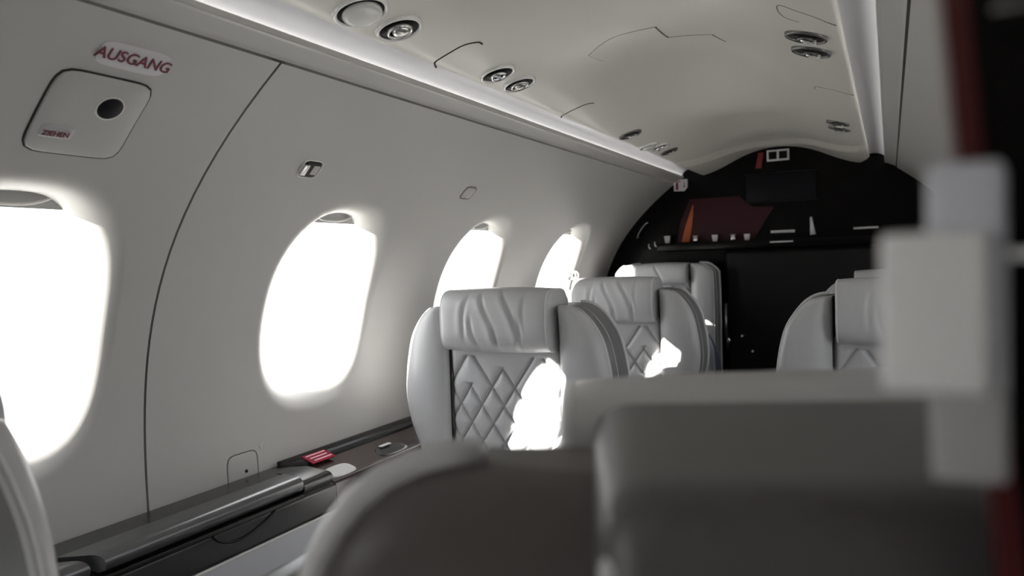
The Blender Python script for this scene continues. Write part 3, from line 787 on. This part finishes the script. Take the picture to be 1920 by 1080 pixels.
def make_seat(label, spec, bench=False, group=None, arms=(1,), armz=0.60, deep=False):
    root = thing('leather_seat', label, 'seat', (0, 0, 0), 0, group)
    inner, hx, hz0, hz1 = spec['inner'], spec['hx'], spec['hz0'], spec['hz1']
    O = resample(spec['outer'], 40)
    ztop = O[0][1]; zbot = O[-1][1]
    # --- quilted back cushion
    NX, NZ = 121, 201
    z0, z1 = 0.36, hz0 + 0.012
    pw, ph = 0.0565, 0.0835                       # diamond width and height
    zref = hz0 - 0.012
    iw = inner - 0.003
    def q(i, j):
        x = -iw + 2 * iw * i / (NX - 1); z = z0 + (z1 - z0) * j / (NZ - 1)
        X = x / pw; Z = (zref - z) / ph
        h = 0.0
        for sgn in (1, -1):
            u = X * sgn - Z + 0.0
            kk = math.floor(u + 0.35 + 0.5); d = abs(u + 0.35 - kk) * pw * 0.82
            # alternate seams start lower, leaving the large chevrons at the top
            start = {-1: 0.0, 2: 0.0, 0: 0.33, 1: 0.79, -2: 0.79}.get(int(kk), 0.0)
            fade = min(max((Z - start + 0.06) / 0.09, 0), 1) if start else 1
            fade *= min(1, max(0, (Z + 0.02) / 0.06))
            h = max(h, fade * (math.exp(-d / 0.0075) * 0.66 + math.exp(-(d / 0.0020) ** 2) * 0.34))
        e = max(0, (abs(x) - (iw - 0.014)) / 0.014); et = max(0, (z - (z1 - 0.012)) / 0.012)
        y = -0.014 + 0.0125 * h + 0.012 * e ** 2 + 0.010 * et ** 2
        y += -0.006 * (1 - (x / iw) ** 2)
        return (x, y, z)
    V, Fc = grid(NX, NZ, q)
    mb = MB(); mb.put(V, Fc); mb.obj('quilted_cushion', LEATHER, root)
    # --- side bolsters
    for s in (-1, 1):
        prof = [(0.0, 0.05), (0.0, -0.004), (0.012, -0.018), (0.05, -0.027), (0.18, -0.037), (0.40, -0.042), (0.62, -0.041), (0.80, -0.036), (0.90, -0.029), (0.955, -0.020), (0.985, -0.008), (1.0, 0.008), (1.0, 0.082), (0.97, 0.088), (0.9, 0.09)]
        def bp(i, j):
            ox, oz = O[i]
            u = i / (len(O) - 1)
            iz = ztop - (ztop - zbot) * max(0, (u - 0.02)) ** 1.25 - 0.0
            iz = min(max(iz, oz + (0.0 if u > .5 else -0.2)), ztop)
            f, y = prof[j]
            wd = ox - inner
            sc = min(1, 0.35 + wd / 0.06)
            yy = y * sc if y < 0 else y
            xx = inner + wd * f
            zz = iz + (oz - iz) * f
            return (s * xx, yy, zz)
        V, Fc = grid(len(O), 11, bp)
        Fc.append(tuple(range(11)))
        mb = MB(); mb.put(V, Fc)
        b = mb.obj('side_bolster', LEATHER, root)
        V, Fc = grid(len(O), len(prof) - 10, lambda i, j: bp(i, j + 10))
        mb = MB(); mb.put(V, Fc); mb.obj('side_band', SHELL if deep else SIDEB, b)  # near seat's band takes the darker shell colour in place of shade
        # piping and the twin stitch line
        mb = MB(); mb.tube([(s * (inner + (o[0] - inner) * 0.965), -0.0150 * min(1, 0.35 + (o[0] - inner) / 0.06), o[1] - 0.0 + 0.0012) for o in O[2:]], 0.0022, n=6)
        mb.obj('piping', LEATHER2, b)
        mb = MB(); mb.tube([(s * (o[0] + 0.0006), 0.018, o[1] + 0.0008) for o in O[2:]], 0.0011, n=6)
        mb.obj('stitch_seam', LEATHER2, b)
        mb = MB(); mb.tube([(s * (inner - 0.001), -0.008, z) for z in (0.40, hz0)], 0.0022, n=6)
        mb.obj('gap_welt', SEAL, b)
    # --- back shell
    rows = list(O[::-1])
    us = [-1, -0.985, -0.95, -0.88, -0.75, -0.5, -0.2, 0.2, 0.5, 0.75, 0.88, 0.95, 0.985, 1]
    if deep: rows = [(p[0] + 0.005, p[1] + 0.034 * min(1, max(0, (p[1] - 0.55) / 0.3))) for p in rows]
    zt_s = rows[-1][1]
    SR = resample([(p[0], p[1]) for p in rows], 48)
    def shp(i, j):
        hw, z = SR[i]; u = us[j]
        top = min(1, max(0, (z - (zt_s - 0.035)) / 0.038))
        y = 0.085 + 0.070 * (1 - abs(u) ** 7) * (1 - 0.75 * top ** 2.2)
        if z < 0.5: y -= 0.05 * ((0.5 - z) / 0.16) ** 2 * 0.3
        return (hw * u * 0.995, y, z)
    V, Fc = grid(len(SR), len(us), shp)
    mb = MB(); mb.put(V, Fc)
    # top closing strip
    V, Fc = grid(2, len(us), lambda i, j: (SR[-1][0] * us[j] if i == 0 else SR[-1][0] * us[j], shp(len(SR) - 1, j)[1] if i == 0 else (0.07 if deep else 0.01), SR[-1][1]))
    mb.put(V, Fc)
    sh_ = mb.obj('back_shell', SHELL, root)
    for s in (-1, 1):
        mb = MB(); mb.tube([(s * p[0] * 0.999, 0.087, p[1] + 0.0015) for p in SR], 0.0065 if deep else 0.0046, n=8)
        mb.obj('shell_piping', LEATHER2, sh_)
    # --- headrest
    NXh, NQ = 91, 48
    zc = (hz0 + hz1) / 2; hh = (hz1 - hz0) / 2
    folds = [(-0.066, 0, 0.22, -0.5, 0.8, 0.0040), (-0.046, 0, -0.16, -0.95, 0.1, 0.0046), (-0.006, 0, -0.24, -0.75, 0.85, 0.0052), (0.012, 0, 0.10, -0.95, -0.2, 0.0036), (0.050, 0, -0.34, -0.3, 0.95, 0.0064), (0.060, 0, -0.12, -0.98, 0.1, 0.0070), (0.084, 0, -0.10, -0.2, 0.8, 0.0030)]
    if bench: folds = folds[2:3]
    y0h = 0.0; hd = 0.066
    def hp(i, j):
        f = -1 + 2 * i / (NXh - 1)
        x = hx * (math.sin(f * PI / 2) * 0.4 + f * 0.6)
        a = 2 * PI * j / NQ
        ex_ = 3.6
        c, s_ = math.cos(a), math.sin(a)
        r = (abs(c) ** ex_ + abs(s_) ** ex_) ** (-1 / ex_)
        ef = (1 - min(1, abs(x) / hx) ** 9) ** (1 / 6) if abs(x) < hx else 0.0
        ef = 0.70 + 0.30 * ef
        y = y0h + r * c * hd * ef; z = zc + r * s_ * hh * (0.94 + 0.06 * (ef - .70) / .30)
        z += 0.004 * (1 - (x / hx) ** 2) * s_
        if y < y0h:                                   # creases on the face side
            wgt = min(1, (y0h - y) / 0.03)
            v = (z - zc) / hh
            for fx, _, sl, a0, a1, am in folds:
                if a0 - 0.15 < v < a1 + 0.15:
                    e = min(1, max(0, (v - a0 + 0.15) / 0.3)) * min(1, max(0, (a1 + 0.15 - v) / 0.3))
                    d = x - fx - sl * (z - zc) + 0.006 * math.sin(v * 3 + fx * 90)
                    y += wgt * e * am * 0.62 * (math.exp(-(d / 0.0048) ** 2) - 0.55 * math.exp(-((d + 0.011) / 0.008) ** 2))
        return (x, y, z)
    V, Fc = grid(NXh, NQ, hp, closev=True)
    Fc.append(tuple(range(NQ))); Fc.append(tuple((NXh - 1) * NQ + k for k in range(NQ)))
    mb = MB(); mb.put(V, Fc)
    hr = mb.obj('headrest', LEATHER, root)
    for s in (-1, 1):
        mb = MB(); lp = []
        for j in range(NQ):
            a = 2 * PI * j / NQ; c, s_ = math.cos(a), math.sin(a); r = (abs(c) ** 3.6 + abs(s_) ** 3.6) ** (-1 / 3.6)
            lp.append((s * (hx - 0.004), y0h + r * c * hd * 0.93, zc + r * s_ * hh * 0.985))
        mb.tube(lp, 0.0016, n=6, closed=True)
        mb.obj('headrest_piping', LEATHER2, hr)
    # back pad of the headrest
    if deep:                                          # tall padded back of the near seat's headrest
        pw_b = hx - 0.014
        mb = MB(); mb.box((-pw_b, 0.035, 0.64), (pw_b, 0.176, hz1 + 0.002), bev=0.020, seg=6); hb = mb.obj('headrest_back', mat('dark_grey_back_pad', (0.12, 0.115, 0.117), 0.42, bump=0.12, bscale=500), root)
        for s in (-1, 1):
            for yy in (0.048, 0.168):
                mb = MB(); mb.tube([(s * (pw_b - 0.003), yy, 0.65), (s * (pw_b - 0.003), yy, 0.80), (s * (pw_b - 0.004), yy, hz1 - 0.020), (s * (pw_b - 0.012), yy + (0.006 if yy < 0.1 else -0.006), hz1 - 0.006)], 0.0036, n=8); mb.obj('back_piping', LEATHER2, hb)
    else:
        mb = MB(); mb.box((-hx + 0.016, 0.040, hz0 - 0.05), (hx - 0.016, 0.112, hz1 - 0.014), bev=0.024, seg=6); mb.obj('headrest_back', SHELL, root)
    # --- seat cushion, arms, base
    mb = MB(); cw = 0.19 if bench else 0.215; mb.box((-cw, -0.455, 0.315), (cw, 0.02, 0.445), bev=0.045, seg=5); mb.obj('seat_cushion', LEATHER, root)
    mb = MB(); mb.box((0.005 - cw, -0.43, 0.20), (cw - 0.005, 0.10, 0.320), bev=0.02, seg=3); mb.obj('seat_pan', SHELL, root)
    if not bench:
        for s in arms:
            mb = MB(); mb.box((s * 0.228 - 0.026, -0.345, armz), (s * 0.228 + 0.026, 0.00, armz + 0.055), bev=0.020, seg=4)
            ar = mb.obj('armrest', DARKL, root)
            mb = MB(); mb.box((s * 0.222 - 0.018, -0.20, 0.33), (s * 0.222 + 0.018, -0.06, armz + 0.005), bev=0.01, seg=2); mb.obj('armrest_post', SHELL, ar)
    mb = MB(); mb.box((-0.14, -0.32, -0.02), (0.14, 0.06, 0.205), bev=0.015, seg=2); mb.obj('pedestal', CAB, root)
    return root
GS = 'grey leather cabin seats'
s1 = make_seat('grey quilted leather seat facing forward beside the second window, nearest whole seat', SPEC, False, GS, (1,))
s1.location = (-0.390, 1.475, 0)
dup(s1, (-0.386, 2.24, 0), 0, 'grey quilted leather seat directly behind the nearest whole left seat', GS)
s0 = s1
s2 = make_seat('grey leather seat on the right of the aisle, partly behind the foreground headrest', SPEC, False, GS, (-1,), 0.668)
s2.location = (0.408, 1.75, 0)
dup(s2, (0.415, 2.52, 0.0), 0, 'rearmost right seat, only a headrest strip showing above the seat ahead', GS)
s3 = make_seat('blurred dark seat seen from behind filling the lower right foreground', SPECF, False, GS, (1,), 0.60, True)
s3.location = (0.358, 0.385, 0); s3.rotation_euler = (0, 0, PI + 0.37)
dup(s2, (-0.348, 0.265, 0), PI, 'blurred seat back shoulder cut off at the lower left corner', GS)
sb = make_seat('small grey seat with squared chamfered side against the dark bulkhead', BENCH, True, GS)
sb.location = (-0.405, 2.86, 0)
# blue cloth at the bulkhead seat
t = thing('folded_cloth', 'slate blue cloth hanging at the aisle side of the bulkhead seat', 'cloth')
mb = MB()
V, Fc = grid(7, 9, lambda i, j: (-0.206 + 0.030 * math.sin(j * 0.39) * (1 - 0.2 * i / 6) + 0.004 * math.sin(i * 2.1), 2.80 - 0.012 * i + 0.008 * math.sin(j * 1.3), 0.66 - 0.028 * j + 0.01 * i * (j < 3)))
mb.put(V, Fc); o_ = mb.obj('cloth', SLATE, t)
md = o_.modifiers.new('thick', 'SOLIDIFY'); md.thickness = 0.004
# small chrome ring bracket by the last window
t = thing('wall_bracket', 'small chrome double ring bracket on wall left of the second seat headrest', 'bracket')
zb = 0.945
for k in range(2):
    mb = MB(); mb.tube([(-wx(zb) + 0.022 + 0.010 * k + 0.013 * math.cos(a), 2.60 + 0.004 * k, zb + 0.014 * math.sin(a)) for a in np.linspace(0, 2 * PI, 20, endpoint=False)], 0.003, n=8, closed=True); mb.obj('ring', SATIN, t)
mb = MB(); mb.box((-wx(zb) - 0.012, 2.588, zb - 0.018), (-wx(zb) + 0.012, 2.618, zb + 0.010), bev=0.003); mb.obj('bracket_base', SATIN, t)

# ------------------------------------------------------------------ foreground partition at the right
PY = 0.190
t = thing('partition', 'black glossy partition filling the right edge of the view, dark red front edge', 'partition')
def slab(mb, xa0, xa1, xb0, xb1, z0, z1, y0, y1):
    # upright slab whose edge leans slightly: xa at the bottom z0, xb at the top z1
    mb.prism([(xa0, y0, z0), (xa1, y0, z0), (xb1, y0, z1), (xb0, y0, z1)], (0, y1 - y0, 0))
ex_ = lambda z: 0.4020 - 0.076 * (z - 0.90)
mb = MB(); mb.prism([(ex_(0) + 0.004, PY - 0.008, 0.0), (0.66, PY - 0.008, 0.0)] + [(wx(z) - 0.012, PY - 0.008, z) for z in (0.45, 0.6, 0.75, 0.9, 1.0, 1.1, 1.18, 1.24, 1.285)] + [(ex_(1.30) + 0.004, PY - 0.008, 1.30)], (0, 0.016, 0)); mb.obj('partition_panel', GLOSS, t, smooth=False)
mb = MB(); slab(mb, ex_(0), ex_(0) + 0.0045, ex_(1.31), ex_(1.31) + 0.0045, 0.0, 1.31, PY - 0.009, PY + 0.009); mb.obj('edge_strip', DARKRED, t, smooth=False)
mb = MB(); mb.box((0.399, PY - 0.0105, 0.9975), (0.50, PY - 0.008, 0.9995), bev=0.0008); mb.obj('reflection_line', PALE, t)  # pale strip stands in for a reflection in the gloss
mb = MB(); mb.box((0.399, PY - 0.0095, 1.0475), (0.50, PY - 0.008, 1.0485), bev=0.0004); mb.obj('faint_reflection', SATIN, t)  # thinner strip for a second, weaker reflection
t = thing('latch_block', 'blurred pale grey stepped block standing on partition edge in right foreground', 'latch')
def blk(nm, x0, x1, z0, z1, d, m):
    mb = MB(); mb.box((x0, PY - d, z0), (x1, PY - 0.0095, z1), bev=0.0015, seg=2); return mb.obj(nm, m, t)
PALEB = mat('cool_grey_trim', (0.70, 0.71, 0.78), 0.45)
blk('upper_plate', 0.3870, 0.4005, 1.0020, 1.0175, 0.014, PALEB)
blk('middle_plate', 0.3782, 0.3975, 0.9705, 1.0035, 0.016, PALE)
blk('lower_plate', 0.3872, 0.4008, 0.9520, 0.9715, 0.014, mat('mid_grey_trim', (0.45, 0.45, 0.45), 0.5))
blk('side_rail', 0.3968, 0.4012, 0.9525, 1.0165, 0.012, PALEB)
